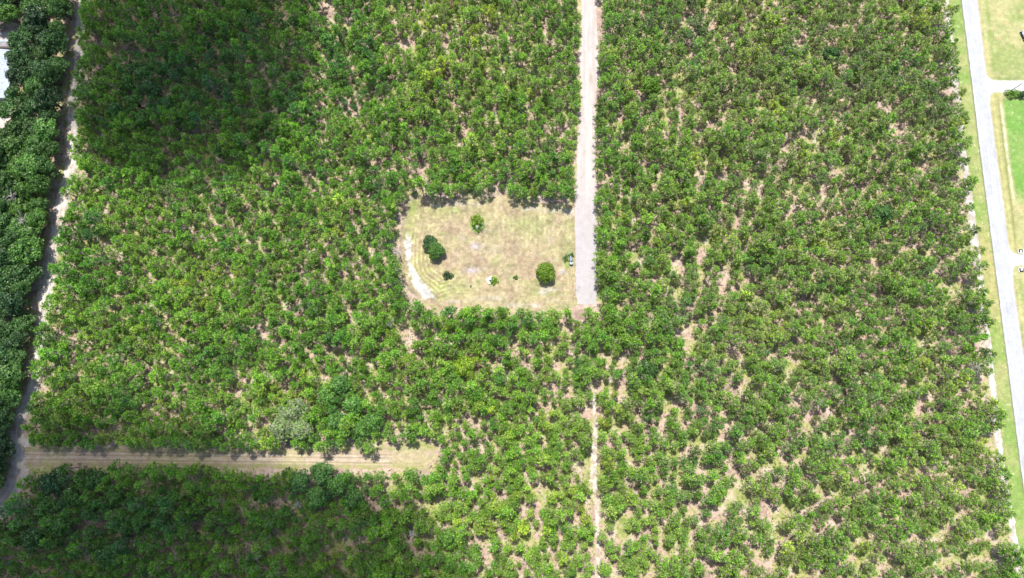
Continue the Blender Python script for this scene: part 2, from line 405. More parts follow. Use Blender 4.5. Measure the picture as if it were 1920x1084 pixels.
gridsheet('clearing', CLEAR, 0.02, clear_col, 0.25, M['soil'], 2.5)

def road_sand(px, py, x, y):
    n1, n2 = fbm(x*0.2, y*0.05, 11), fbm(x*1.2, y*0.12, 12)
    c = lerp((0.56, 0.49, 0.475), (0.64, 0.575, 0.565), sst(0.3, 0.7, n2))
    low = sst(300, 460, py)                                     # the newer grey asphalt at the turning end
    c = c*(1-low[:, None]) + (np.array((0.535, 0.495, 0.50))*(0.9+0.2*n1)[:, None])*low[:, None]
    cxr = 1103.5
    rut = np.exp(-(((px-cxr+4.5)/1.3)**2)) + np.exp(-(((px-cxr-5)/1.3)**2))
    c *= (1+0.10*rut*(1-low))[:, None]
    t = blob(px, py, 1108, 146, 3, 11)*0.7; c = c*(1-t[:, None])+np.array((0.44, 0.35, 0.25))*t[:, None]
    dk = sst(0.8, 0.95, vn(x*1.3, y*0.7, 13))*0.12
    return c*(1-dk)[:, None]
gridsheet('dirt_road', ribbon(CR_L, CR_R), 0.04, road_sand, 0.3, M['sandy'], 1.4)

def pave(px, py, x, y):
    n2 = fbm(x*1.0, y*0.25, 21); n1 = fbm(x*.15, y*.15, 22)
    l_ = np.interp(py, [p[1] for p in RR_L], [p[0] for p in RR_L]); r_ = np.interp(py, [p[1] for p in RR_R], [p[0] for p in RR_R])
    t = (px-l_)/(r_-l_); ty_ = sum(np.exp(-((t-q)/0.05)**2) for q in (0.2, 0.38, 0.62, 0.8))
    st = sst(0.72, 0.9, vn(x*0.5, y*0.12, 24))
    return np.array((0.515, 0.52, 0.545))*(0.92+0.16*n2+0.10*n1-0.06*ty_-0.10*st)[:, None]
# paved road as a clean ribbon with real edges
def ribbon_sheet(name, L, R, z, colfn, mat, nc=24, step=2.5):
    def resamp(pl):
        pl = np.array(pl, float); d = np.r_[0, np.cumsum(np.hypot(*np.diff(pl, axis=0).T))]
        return lambda k: np.stack([np.interp(k*d[-1], d, pl[:, i]) for i in (0, 1)], -1)
    fl, fr = resamp(L), resamp(R); n_ = int(1400/step)
    k = np.linspace(0, 1, n_+1); a, b_ = fl(k), fr(k)
    jit = (fbm(k*160, k*0, 44)-0.5)*1.6
    t = np.linspace(0, 1, nc+1)
    pts = a[:, None]*(1-t)[None, :, None]+b_[:, None]*t[None, :, None]
    pts[:, 0, 0] += jit; pts[:, -1, 0] += jit[::-1]
    px, py = pts[..., 0].ravel(), pts[..., 1].ravel(); X, Y = P(px, py)
    V = np.stack([X, Y, np.full(len(X), z)], 1); idx = np.arange(len(V)).reshape(n_+1, nc+1)
    f = np.stack([idx[:-1, :-1], idx[1:, :-1], idx[1:, 1:], idx[:-1, 1:]], -1).reshape(-1, 4)
    col = np.concatenate([colfn(px, py, X, Y), np.ones((len(X), 1))], 1)
    return tag(meshobj(name, V, f, mat, attrs=dict(Col=('FLOAT_COLOR', col))), kind='structure')
ribbon_sheet('road', RR_L, RR_R, 0.07, pave, M['sandy'])

def drive(px, py, x, y): return np.array((0.61, 0.60, 0.57))*(0.92+0.16*fbm(x*.5, y*.5, 23))[:, None]
D1 = [(1846, 136), (1851, 143), (1858, 149), (1870, 151), (2080, 154), (2080, 178), (1880, 174), (1862, 174), (1857, 180), (1856, 190), (1850, 190), (1846, 150)]
D2 = [(1888, 455), (1893, 466), (1900, 474), (1912, 477), (2080, 480), (2080, 500), (1912, 498), (1904, 499), (1900, 506), (1899, 520), (1893, 515), (1888, 480)]
gridsheet('driveway', D1, 0.055, drive, 0.3, M['sandy'], 0.7); gridsheet('driveway', D2, 0.055, drive, 0.3, M['sandy'], 0.7)

def verge_col(px, py, x, y):
    n1, n2 = fbm(x*.12, y*.12, 51), fbm(x*.7, y*.7, 52)
    c = lerp((0.22, 0.32, 0.085), (0.33, 0.345, 0.14), sst(0.4, 0.65, n1))
    t = blob(px, py, 1855, 520, 60, 120)*sst(0.3, 0.6, n2)*0.7; c = c*(1-t[:, None])+np.array((0.42, 0.35, 0.15))*t[:, None]
    dr = np.interp(py, [p[1] for p in RR_L], [p[0] for p in RR_L])-px
    e = sst(3.5, 1.0, dr); c = c*(1-e[:, None])+np.array((0.20, 0.21, 0.13))*e[:, None]  # dark strip beside the pavement: its edge shadow painted into the grass
    fl = sst(0.9, 0.97, vn(x*1.6, y*1.6, 53)); c = c*(1-fl[:, None])+np.array((0.5, 0.52, 0.33))*fl[:, None]
    return c*(0.85+0.35*n2)[:, None]
RRLo = [(x+2, y) for x, y in RR_L]
gridsheet('grass_verge', ribbon(VERGE_L, RRLo), 0.03, verge_col, 0.3, M['soil'], 2.0)
def sand_col(px, py, x, y): return lerp((0.46, 0.40, 0.35), (0.60, 0.56, 0.53), sst(0.35, 0.65, fbm(x*.5, y*.5, 61)))
gridsheet('sand_strip', ribbon([(x-12, y) for x, y in VERGE_L], [(x+4, y) for x, y in VERGE_L]), 0.018, sand_col, 0.35, M['soil'], 5.0)

FIELD = ribbon([(x-2, y) for x, y in RR_R], [(2160, -160), (2160, 1240)])
def field_col(px, py, x, y):
    n1, n2, n3 = fbm(x*.10, y*.10, 71), fbm(x*.7, y*.7, 72), fbm(x*.25, y*.25, 73)
    c = lerp((0.41, 0.39, 0.19), (0.29, 0.33, 0.125), sst(0.42, 0.66, n1))
    def put(c, col, wt): wt = np.clip(wt, 0, 1)[:, None]; return c*(1-wt)+np.array(col)*wt
    c = put(c, (0.46, 0.38, 0.20), sst(0.5, 0.7, n3)*0.6)
    re = np.interp(py, [p[1] for p in RR_R], [p[0] for p in RR_R]); dr = px-re
    # lush lot between the two driveways
    lush = sst(180, 190, py)*sst(392, 350, py)*sst(22, 28, dr+0.05*(py-180)*0)*(1)
    c = put(c, (0.17, 0.32, 0.07), lush*(0.5+0.9*n1)*sst(20, 30, dr))
    c = put(c, (0.36, 0.34, 0.14), sst(170, 176, py)*sst(520, 480, py)*sst(22, 16, dr)*0.7)
    # swale with its sandy lip
    sw = np.exp(-(((dr-17+0.01*(py-200))/1.6)**2))*sst(176, 190, py)*sst(465, 440, py); c = put(c, (0.17, 0.20, 0.07), sw*0.75*(0.5+n2))
    sw = np.exp(-(((dr-21)/2.2)**2))*sst(185, 200, py)*sst(400, 350, py); c = put(c, (0.60, 0.55, 0.42), sw*(n2*1.5-.05))
    sw = np.exp(-(((dr-17)/2.5)**2))*sst(150, 120, py); c = put(c, (0.22, 0.30, 0.08), sw*0.6)
    sw = np.exp(-(((dr-8)/2.5)**2)); c = put(c, (0.50, 0.46, 0.22), sw*0.5)
    e = sst(3.5, 1.0, dr); c = put(c, (0.46, 0.40, 0.28), e)
    c = put(c, (0.20, 0.24, 0.10), blob(px, py, 1895, 147, 30, 2.5)*0.8)
    c = put(c, (0.60, 0.60, 0.42), sst(0.88, 0.97, vn(x*1.6, y*1.6, 74))*0.5)
    return c*(0.85+0.35*n2)[:, None]
gridsheet('grass_field', FIELD, 0.025, field_col, 0.5, M['soil'], 0.5)

def track_poly(pl, wd):
    pl = np.array(pl, float); t = np.gradient(pl, axis=0); t /= np.hypot(*t.T)[:, None]
    nn = np.stack([-t[:, 1], t[:, 0]], 1); wd = np.array(wd, float)[:, None]
    return [tuple(p) for p in pl-nn*wd] + [tuple(p) for p in (pl+nn*wd)[::-1]]
def track_col(px, py, x, y):
    d, s = segdist(px, py, TRACK); n1, n2 = fbm(x*.3, y*.3, 81), fbm(x*.9, y*.9, 82)
    c = lerp((0.42, 0.33, 0.27), (0.60, 0.54, 0.49), sst(0.35, 0.65, n1))
    r_ = np.exp(-((d-5)/1.8)**2)*(0.4+n2*.6); c = c*(1-r_[:, None])+np.array((0.66, 0.62, 0.58))*r_[:, None]
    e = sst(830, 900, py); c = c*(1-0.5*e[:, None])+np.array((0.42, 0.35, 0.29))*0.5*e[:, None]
    return c
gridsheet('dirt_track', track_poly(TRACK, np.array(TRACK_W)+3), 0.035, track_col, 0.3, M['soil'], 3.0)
def bpath_col(px, py, x, y):
    n1, n2 = fbm(x*.12, y*.2, 91), fbm(x*.5, y*1.5, 92)
    c = lerp((0.44, 0.37, 0.21), (0.46, 0.35, 0.26), sst(0.4, 0.6, n1))
    g_ = np.clip(sst(864, 874, py)+sst(849, 842, py), 0, 1)*sst(0.35, 0.6, n2); c = c*(1-.7*g_[:, None])+np.array((0.28, 0.32, 0.10))*.7*g_[:, None]
    yy = py-858-0.01*(px-400)
    ring = np.hypot((px-775)/2.2, (py-855))
    yy = np.where(px > 735, ring-8, yy)
    for o_, wd, col in ((-5.5, 0.9, (0.60, 0.54, 0.45)), (-2, .7, (.30, .24, .17)), (3.5, 1.0, (0.60, 0.54, 0.45)), (7, .8, (.32, .26, .17)), (0.7, .6, (.56, .5, .4)), (-9, .7, (.32, .27, .18)), (10, .7, (.56, .5, .36))):
        k = np.exp(-((yy-o_)/wd)**2)*(0.25+0.9*n2); k = np.clip(k, 0, 1)*np.where(px > 735, 0.45, 1); c = c*(1-k[:, None])+np.array(col)*k[:, None]
    return c*(0.85+0.3*n2)[:, None]
gridsheet('grass_path', BPATH, 0.05, bpath_col, 0.25, M['soil'], 3.0)
def trail_col(px, py, x, y): return lerp((0.44, 0.36, 0.28), (0.60, 0.56, 0.51), sst(0.35, 0.6, fbm(x*.6, y*.6, 95)))
gridsheet('sand_trail', track_poly(TRAIL, [2, 3, 4, 5, 6, 6, 4, 3.5, 3.5, 3.5, 3.5]), 0.03, trail_col, 0.3, M['soil'], 2.0)
gridsheet('yard', YARD, 0.045, lambda px, py, x, y: lerp((0.50, 0.42, 0.38), (0.60, 0.54, 0.50), fbm(x*.4, y*.4, 97)), 0.35, M['soil'], 2.0)

# ------------------------------------------------------------------ clouds whose shade lies over the left of the forest
m, n, out = newmat('cloud vapour')
vp = nd(n, 'ShaderNodeVolumePrincipled'); vp.inputs['Color'].default_value = (1, 1, 1, 1); vp.inputs['Density'].default_value = 0.031
vp.inputs['Anisotropy'].default_value = 0.3
n.links.new(vp.outputs[0], out.inputs['Volume'])
def cloud(cx, cy_, rx, ry, thick, seed, alt=640.0, rot=0.0):
    """lumpy lens of vapour above the point whose ground shade is centred on photo pixel cx, cy_"""
    gx, gy = P(cx, cy_); s = alt/sund.z
    bm = bmesh.new(); bmesh.ops.create_icosphere(bm, subdivisions=5, radius=1)
    for v in bm.verts:
        x, y, z = v.co
        k = 1+0.28*(float(fbm(x*1.6+9, y*1.6+9, seed))-0.5)*2
        kz = 0.55+0.9*float(fbm(x*2.5+5, y*2.5+5, seed+3))
        v.co = (x*rx*k, y*ry*k, z*thick*kz*(1.0 if z > 0 else 0.5))
    me = bpy.data.meshes.new('cloud'); bm.to_mesh(me); bm.free(); me.materials.append(m)
    for p in me.polygons: p.use_smooth = True
    o = bpy.data.objects.new('cloud', me); C.objects.link(o)
    o.location = (float(gx)+sund.x*s, float(gy)+sund.y*s, alt); o.rotation_euler = (0, 0, rot)
    return tag(o, kind='structure')
cloud(350, 90, 56, 62, 50, 1)
cloud(190, 1115, 150, 70, 66, 2, rot=-0.14)

# ------------------------------------------------------------------ the trees
NV = 12
pine_src = []
def ordw(k):
    a = ['first', 'second', 'third', 'fourth', 'fifth', 'sixth', 'seventh', 'eighth', 'ninth', 'tenth', 'eleventh', 'twelfth', 'thirteenth', 'fourteenth',
         'fifteenth', 'sixteenth', 'seventeenth', 'eighteenth', 'nineteenth']
    if k <= 19: return a[k-1]
    t, u = divmod(k, 10); tens = {2: 'twent', 3: 'thirt', 4: 'fort', 5: 'fift', 6: 'sixt', 7: 'sevent', 8: 'eight', 9: 'ninet'}[t]
    return tens+'ieth' if u == 0 else tens+'y-'+a[u-1]

variants = [pine_meshes(100+i, 8.9+2.4*((i*5) % NV)/NV, 1.95+0.7*((i*7) % NV)/NV, 19+i % 7, 33) for i in range(NV)]
vmesh = []

# candidate stems on a jittered hexagonal layout
SP = 3.55
xa, ya = [], []
gx0, gx1, gy0, gy1 = -275, 275, -165, 250
row = 0; yv = gy0
while yv < gy1:
    xr = np.arange(gx0, gx1, SP) + (SP/2 if row % 2 else 0)
    xa.append(xr); ya.append(np.full(len(xr), yv)); yv += SP*0.86; row += 1
tx = np.concatenate(xa); ty = np.concatenate(ya)
tx = tx + rs.normal(size=len(tx))*0.72; ty = ty + rs.normal(size=len(ty))*0.72
scl = np.clip((0.92+0.16*rs.normal(size=len(tx)))*(0.82+0.36*vn(tx*.09, ty*.09, 210)), 0.5, 1.4)
var = rs.randint(0, NV, len(tx))
HV = np.array([8.9+2.4*((i*5) % NV)/NV for i in range(NV)])
cpx, cpy = Q(tx, ty, HV[var]*scl*0.8)                    # where the crown shows
bpx, bpy_ = Q(tx, ty)                                    # where the stem stands
# open ground that no crown covers
ZONES = {'clear': CLEAR, 'croad': ribbon(CR_L, CR_R), 'bpath': BPATH}
keep = np.ones(len(tx), bool)
dz = {}
for k, poly in ZONES.items():
    s1 = -sdist(cpx, cpy, poly); s0 = -sdist(bpx, bpy_, poly)
    mg = {'clear': np.where(cpx < 800, 9.0, np.where(cpy > 560, 5.0, 2.0)), 'croad': np.where(cpx > 1105, 3.5, 6.0), 'bpath': 5.0}[k]
    keep &= (s1 > mg) & (s0 > 1); dz[k] = s1
dt, _ = segdist(cpx, cpy, TRACK); dt0, _ = segdist(bpx, bpy_, TRACK)
tw = np.interp(cpy, [p[1] for p in TRACK], TRACK_W)
keep &= (dt > np.where(cpy < 260, tw-9, np.where((cpy > 600) & (cpy < 750), tw-9, tw-3))) & (dt0 > tw+3); dz['track'] = dt-tw
xv = np.interp(cpy, [p[1] for p in VERGE_L], [p[0] for p in VERGE_L])
keep &= cpx < xv+5-rs.rand(len(tx))**2*18; dz['verge'] = xv-cpx
xt = np.interp(cpy, [p[1] for p in TRACK], [p[0] for p in TRACK])
leftside = cpx < xt
keep &= ~leftside
dtr, _ = segdist(cpx, cpy, TRAIL); keep &= dtr > np.where(cpy > 800, 9, 6)
# open patches of floor
dens = fbm(tx*0.045, ty*0.045, 201, 4)
east = sst(700, 1500, cpx)*0.5+sst(500, 1000, cpy)*sst(700, 1100, cpx)*0.6
thin = vn(tx*0.16, ty*0.16, 203)*0.6 + vn(tx*.33, ty*.33, 204)*0.4
keep &= ~((thin > 0.80-0.11*east) & (rs.rand(len(tx)) < 0.85))
keep &= rs.rand(len(tx)) > 0.02+0.13*east
for gx_, gy_, r1, r2 in ((1352, 955, 20, 11), (1440, 950, 14, 8), (1250, 800, 10, 14), (1105, 885, 12, 18), (1275, 940, 12, 7), (1400, 350, 11, 16), (1588, 295, 9, 20),
                         (1285, 905, 7, 12), (1490, 640, 12, 8), (990, 1000, 8, 10), (1380, 850, 8, 18), (880, 1050, 10, 10), (410, 935, 9, 6), (150, 870, 4, 4), (1720, 640, 10, 8), (1440, 1055, 18, 10)):
    keep &= ~((((cpx-gx_)/r1)**2+((cpy-gy_)/r2)**2) < 1)
# broadleaf crowns are set below; keep pines out from under them
BL = []     # (px, py, radius m, tint, kindflag)
r2 = np.random.RandomState(5)
yy = -60
belt = []
while yy < 1000:
    xt_ = float(np.interp(yy, [p[1] for p in TRACK], [p[0] for p in TRACK]))
    xx = xt_-21-6*r2.rand(); col = 0
    while xx > -40:
        if not (inpoly(xx, yy, [(-100, 56), (50, 56), (58, 90), (56, 190), (32, 232), (8, 280), (-100, 280)])):
            belt.append((xx+r2.normal()*3, yy+r2.normal()*4+(13 if col % 2 else 0), 3.5+2.3*r2.rand(), col))
        xx -= 27+7*r2.rand(); col += 1
    yy += 32
inner = [(236, 150, 3.6), (268, 132, 3.9), (250, 190, 3.6), (285, 165, 3.5), (215, 205, 3.7), (262, 222, 4.0), (528, 805, 4.5), (558, 768, 4.6), (536, 776, 3.9), (565, 805, 4.6),
         (95, 905, 4.2), (130, 930, 4.0), (80, 950, 4.3), (175, 900, 4.0), (110, 985, 4.2), (210, 930, 3.8), (165, 960, 3.2), (240, 985, 4.0), (60, 1010, 4.2), (200, 1040, 4.0),
         (612, 742, 4.1), (640, 722, 4.0), (662, 760, 4.0), (630, 790, 4.2), (672, 806, 4.0), (700, 790, 3.8), (868, 686, 4.2), (1218, 692, 3.9), (1222, 160, 4.2), (840, 1010, 3.6),
         (600, 890, 4.4), (632, 908, 4.0), (560, 905, 4.0), (660, 936, 3.9), (590, 935, 4.1), (1560, 100, 3.6), (610, 70, 3.5), (1660, 400, 3.7)]
for i, (a_, b_, c_, *_r) in enumerate(belt + [t+(None,) for t in inner]):
    X, Y = P(a_, b_, 8.0); keep &= np.hypot(tx-X, ty-Y) > c_*(0.95)
# final selection: the ones lining the open ground are separate trees
on = keep & (cpx > -170) & (cpx < 2000) & (cpy > -170) & (cpy < 1240)
inframe = (cpx > 4) & (cpx < 1916) & (cpy > 4) & (cpy < 1080)
EDGE = {'clear': 26, 'croad': 24, 'bpath': 22, 'track': 22, 'verge': 20}
near = np.full(len(tx), ''); best = np.full(len(tx), 1e9)
near = near.astype('<U8')
for k, wd in EDGE.items():
    kk = (dz[k] < wd) & (dz[k] < best); near[kk] = k; best[kk] = dz[k][kk]
ind = on & inframe & (near != '')
idxs = np.where(ind)[0]
idxs = idxs[np.argsort(best[idxs])][:300]
ind = np.zeros(len(tx), bool); ind[idxs] = True
scl[ind] = np.clip(scl[ind], 0.9, 1.3)*1.13
print('stems', on.sum(), 'individual', ind.sum())

def tintof(px, py, x, y, r):
    """tree colour: mostly mid green, yellower east and south, blue-green in some clumps and, as painted shade, under the clouds"""
    t = 0.45+0.6*(fbm(x*.03, y*.03, 301)-0.5) + 0.55*(fbm(x*.12, y*.12, 302)-0.5) + 0.11*r.normal(size=np.shape(x))
    t = t + 0.10*sst(400, 900, px)
    t = t - 0.22*blob(px, py, 640, 770, 50, 60) - 0.15*blob(px, py, 350, 100, 200, 200) + 0.45*blob(px, py, 872, 690, 30, 22) - 0.15*blob(px, py, 600, 900, 90, 40) - 0.22*blob(px, py, 200, 980, 380, 120)  # besides real clumps, cloud shade painted in as darker, bluer crowns
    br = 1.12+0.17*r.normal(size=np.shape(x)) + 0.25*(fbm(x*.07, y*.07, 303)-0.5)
    ol = 0*t
    return np.clip(t, 0.02, 0.98), np.clip(br, 0.6, 1.7)
tz = np.clip(sst(900, 1500, cpx)*0.6+sst(500, 0, cpy)*sst(550, 900, cpx)*0.3+0.5*(fbm(tx*.08, ty*.08, 310)-0.45), 0, 1)
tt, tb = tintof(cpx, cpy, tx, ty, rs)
rz = rs.rand(len(tx))*6.283

def add_pine(i, first=False):
    k = int(var[i]); s = float(scl[i])
    e = empty('pine_tree', (float(tx[i]), float(ty[i]), 0), float(rz[i]), (s, s, s*(0.9+0.2*random.random())))
    if vmesh[k] is None:
        (v, f, at), mb = variants[k]
        c_ = meshobj('crown', v, f, M['pine'], e, at); t_ = mb.build('trunk', M['bark'], e)
        vmesh[k] = (c_, t_)
    else:
        c_ = vmesh[k][0].copy(); t_ = vmesh[k][1].copy()
        C.objects.link(c_); C.objects.link(t_); c_.parent = e; t_.parent = e
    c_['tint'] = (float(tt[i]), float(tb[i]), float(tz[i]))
    return e
vmesh = [None]*NV
ccx = {'clear': (920, 480)}
lists = {}
for i in idxs:
    k = near[i]; x_, y_ = cpx[i], cpy[i]
    if k == 'clear':
        if y_ < 388 and x_ < 1090: z_, o_, ds = 'north', x_, ('on the north edge of the mown clearing', 'from the west')
        elif x_ > 1100: k = 'croad'; z_, o_, ds = 'e', y_, ('on the east side of the central road', 'from the top')
        elif y_ > 560: z_, o_, ds = 'south', x_, ('on the south edge of the mown clearing', 'from the west')
        else: z_, o_, ds = 'west', y_, ('on the west edge of the mown clearing', 'from the top')
    elif k == 'croad':
        if x_ < 1100 and y_ < 566: z_, o_, ds = 'w', y_, ('on the west side of the central road', 'from the top')
        elif y_ >= 566: z_, o_, ds = 'end', x_, ('just beyond the dead end of the central road', 'from the west')
        else: z_, o_, ds = 'e', y_, ('on the east side of the central road', 'from the top')
    elif k == 'bpath':
        if x_ > 815: z_, o_, ds = 'end', y_, ('round the east end of the grassy path', 'from the top')
        elif y_ < 858: z_, o_, ds = 'n', x_, ('on the north side of the grassy path', 'from the west')
        else: z_, o_, ds = 's', x_, ('on the south side of the grassy path', 'from the west')
    elif k == 'track': z_, o_, ds = 'r', y_, ('on the east side of the left dirt track', 'from the top')
    else: z_, o_, ds = 'v', y_, ('along the grass verge of the paved road', 'from the top')
    lists.setdefault((k, z_), []).append((o_, i, ds))
for key, L in lists.items():
    L.sort(key=lambda q: q[0])
    for j, (o_, i, ds) in enumerate(L):
        e = add_pine(i)
        tag(e, '%s pine %s, counting %s' % (ordw(j+1), ds[0], ds[1]), 'pine tree', 'pines '+ds[0])
for k in range(NV):
    if vmesh[k] is None: raise RuntimeError('variant unused')

# every other pine: one object that instances the same trees
oth = np.where(on & ~ind)[0]
V = np.stack([tx[oth], ty[oth], np.zeros(len(oth))], 1)
fo = meshobj('pine_forest', V, [], M['pine'], attrs=dict(vid=('INT', var[oth]), scl=('FLOAT', scl[oth]), rz=('FLOAT', rz[oth]),
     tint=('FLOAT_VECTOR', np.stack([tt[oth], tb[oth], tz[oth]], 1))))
tag(fo, 'dense stand of young pines filling the blocks between the roads', 'pine forest', kind='stuff')
ng = bpy.data.node_groups.new('forest', 'GeometryNodeTree')
ng.interface.new_socket('Geometry', in_out='INPUT', socket_type='NodeSocketGeometry')
ng.interface.new_socket('Geometry', in_out='OUTPUT', socket_type='NodeSocketGeometry')
gi, go = ng.nodes.new('NodeGroupInput'), ng.nodes.new('NodeGroupOutput')
g2i = ng.nodes.new('GeometryNodeGeometryToInstance')
for k in reversed(range(NV)):
    j = ng.nodes.new('GeometryNodeJoinGeometry')
    for o_ in vmesh[k]:
        oi = ng.nodes.new('GeometryNodeObjectInfo'); oi.transform_space = 'ORIGINAL'; oi.inputs['Object'].default_value = o_
        ng.links.new(oi.outputs['Geometry'], j.inputs[0])
    # each variant becomes one instance
    gg = ng.nodes.new('GeometryNodeGeometryToInstance'); ng.links.new(j.outputs[0], gg.inputs[0])
    if k == NV-1: jall = ng.nodes.new('GeometryNodeJoinGeometry')
    ng.links.new(gg.outputs[0], jall.inputs[0])
def named(nm, ty):
    a = ng.nodes.new('GeometryNodeInputNamedAttribute'); a.data_type = ty; a.inputs['Name'].default_value = nm
    return a.outputs['Attribute']
m2p = ng.nodes.new('GeometryNodeMeshToPoints'); ng.links.new(gi.outputs[0], m2p.inputs[0])
iop = ng.nodes.new('GeometryNodeInstanceOnPoints'); iop.inputs['Pick Instance'].default_value = True
ng.links.new(m2p.outputs[0], iop.inputs['Points']); ng.links.new(jall.outputs[0], iop.inputs['Instance'])
ng.links.new(named('vid', 'INT'), iop.inputs['Instance Index'])
cx_ = ng.nodes.new('ShaderNodeCombineXYZ'); ng.links.new(named('rz', 'FLOAT'), cx_.inputs['Z']); ng.links.new(cx_.outputs[0], iop.inputs['Rotation'])
ng.links.new(named('scl', 'FLOAT'), iop.inputs['Scale'])
ng.links.new(iop.outputs[0], go.inputs[0])
md = fo.modifiers.new('forest', 'NODES'); md.node_group = ng

# ---- broadleaf trees
BV = [lobes_crown(500+i, 4.0, 8.5+0.5*i, 1.2, 19+i, 165, 0.58) for i in range(5)]
bsrc = [None]*5
def add_broad(px, py, rad, k, tint, br, name='broadleaf_tree', zz=7.5, z=0.0):
    X, Y = P(px, py, zz)
    s = rad/4.0
    e = empty(name, (float(X), float(Y), 0), random.random()*6.28, (s, s, 0.55+0.45*s))
    if bsrc[k] is None:
        (v, f, at), mb = BV[k]; c_ = meshobj('crown', v, f, M['broad'], e, at); t_ = mb.build('trunk', M['bark_dark'], e); bsrc[k] = (c_, t_)
    else:
        c_ = bsrc[k][0].copy(); t_ = bsrc[k][1].copy(); C.objects.link(c_); C.objects.link(t_); c_.parent = e; t_.parent = e
    c_['tint'] = (tint, br, z)
    return e
cols = {}
for b_ in belt: cols.setdefault(b_[3], []).append(b_)
rowname = ['in the row beside the left dirt track', 'in the second row left of the dirt track', 'in the third row left of the dirt track', 'in the fourth row left of the dirt track', 'in the fifth row left of the dirt track']
cols = {c_: sum((cols[q] for q in cols if min(q, 4) == c_), []) for c_ in sorted({min(q, 4) for q in cols})}
for c_, L in cols.items():
    L.sort(key=lambda q: q[1]); L = [q for q in L if q[1] < 1060 and q[0] > -25]
    for j, (a_, b_, r_, _) in enumerate(L):
        nz = float(fbm(a_*.012, b_*.012, 401)); t_ = 0.2+0.85*(nz-0.35)+0.13*random.gauss(0, 1)
        t_ += 0.22*math.exp(-((b_-490)/60)**2) + 0.15*math.exp(-((b_-240)/40)**2)
        e = add_broad(a_, b_, r_, random.randrange(5), max(0.02, min(.9, t_)), max(.55, 0.84+0.2*random.gauss(0, 1)), zz=0.0)
        e.scale[2] *= 0.75+0.5*random.random()
        tag(e, '%s broadleaf tree %s, counting from the top' % (ordw(j+1), rowname[min(c_, 4)]), 'broadleaf tree', 'broadleaf trees of the belt left of the dirt track')
def innerlab(px, py):
    if px < 300 and py < 300: return 'in the dark clump in the upper left forest'
    if px < 300: return 'in the shaded grove at lower left'
    if 500 < px < 590 and py < 850: return 'in the pale olive clump above the path'
    if 590 < px < 710 and py < 850: return 'in the blue-green clump above the path'
    if 540 < px < 680 and py > 850: return 'in the dark clump just below the path'
    return None
solo = {(868, 686): 'yellow-green broadleaf tree in the pines south of the clearing', (1218, 692): 'dark rounded tree standing in pines southeast of the road end',
        (1222, 160): 'bright green broadleaf tree in pines right of the upper central road', (840, 1010): 'rounded green tree at the bottom, right of the cloud shade',
        (1560, 100): 'broadleaf tree in the upper right block of pines', (610, 70): 'blue-green broadleaf tree at top beside the cloud shade', (1660, 400): 'broadleaf tree in the pines left of the paved road, near mid height'}
cnt = {}
for px, py, r_ in sorted(inner):
    lab = innerlab(px, py)
    t_ = 0.34+0.12*random.gauss(0, 1)
    if lab and 'olive' in lab: t_ = 0.62
    if lab and 'blue' in lab: t_ = 0.3+0.2*random.random()
    if (px, py) == (868, 686): t_ = 0.95
    if (px, py) == (1222, 160): t_ = 0.75
    if (px, py) == (840, 1010): t_ = 0.6
    br = 1.1 if (lab and 'olive' in lab) else 1.0+0.1*random.gauss(0, 1)
    if lab and ('blue' in lab or 'just below' in lab): br = 1.35+0.15*random.gauss(0, 1)
    e = add_broad(px, py, r_, random.randrange(5), max(0.02, t_), br, z=2.6 if (lab and 'olive' in lab) else 0.0)
    if lab:
        cnt[lab] = cnt.get(lab, 0)+1
        tag(e, '%s tree from left %s' % (ordw(cnt[lab]), lab), 'broadleaf tree', 'broadleaf trees '+lab)
    else: tag(e, solo[(px, py)], 'broadleaf tree')

# ---- bare dead trees
def dead_tree(px, py, hh, spread, seed, label, lean=(0, 0)):
    X, Y = P(px, py, hh*0.6); r = random.Random(seed); mb = MB()
    e = empty('dead_tree', (float(X), float(Y), 0))
    tp = (lean[0], lean[1], hh)
    mb.tube([(0, 0, -0.1), (lean[0]*.4, lean[1]*.4, hh*.5), tp], [0.2, 0.13, 0.04], 6).build('trunk', M['deadwood'], e)
    br = MB()
    for k in range(26):
        z = hh*(0.35+0.6*r.random()); a = r.random()*6.28; l = spread*(0.4+0.6*r.random()); f = z/hh
        b0 = Vector((lean[0]*f, lean[1]*f, z)); b1 = b0+Vector((math.cos(a)*l*.55, math.sin(a)*l*.55, 0.3*l)); b2_ = b1+Vector((math.cos(a+r.gauss(0, .4))*l*.5, math.sin(a+r.gauss(0, .4))*l*.5, 0.2*l))
        br.tube([b0, b1, b2_], [0.07, 0.05, 0.02], 3)
        for q in range(4):
            s = b0.lerp(b2_, 0.3+0.6*r.random()); a2 = a+r.gauss(0, .9); ll = l*.35
            br.tube([s, s+Vector((math.cos(a2)*ll, math.sin(a2)*ll, r.random()*.5))], [0.04, 0.015], 3)
    br.build('branches', M['deadwood'], e)
    return tag(e, label, 'dead tree')
dead_tree(32, 372, 12, 3.2, 1, 'bare whitish dead tree in the broadleaf belt, upper of two')
dead_tree(52, 415, 10, 3.0, 2, 'bare grey dead tree in the broadleaf belt, lower of two')
dead_tree(747, 473, 7, 2.3, 3, 'bare grey dead tree on the west edge of the clearing')
dead_tree(1017, 608, 6, 2.6, 4, 'bare grey dead tree just south of the clearing, near the road end')
dead_tree(732, 606, 8, 2.2, 5, 'bare grey dead tree southwest of the clearing')
dead_tree(862, 640, 6, 1.9, 6, 'bare grey dead tree south of the clearing, left of the yellow-green tree')
dead_tree(775, 1000, 8, 2.1, 7, 'bare grey dead tree near the bottom, in pines right of the cloud shade')
dead_tree(1825, 690, 9, 2.4, 8, 'bare brown dead tree in pines beside the lower paved road')
dead_tree(735, 985, 8, 2.0, 9, 'bare grey dead tree at the bottom, just right of the dark pines')
dead_tree(485, 1040, 8, 2.2, 10, 'bare grey dead tree in the shaded pines at the bottom')
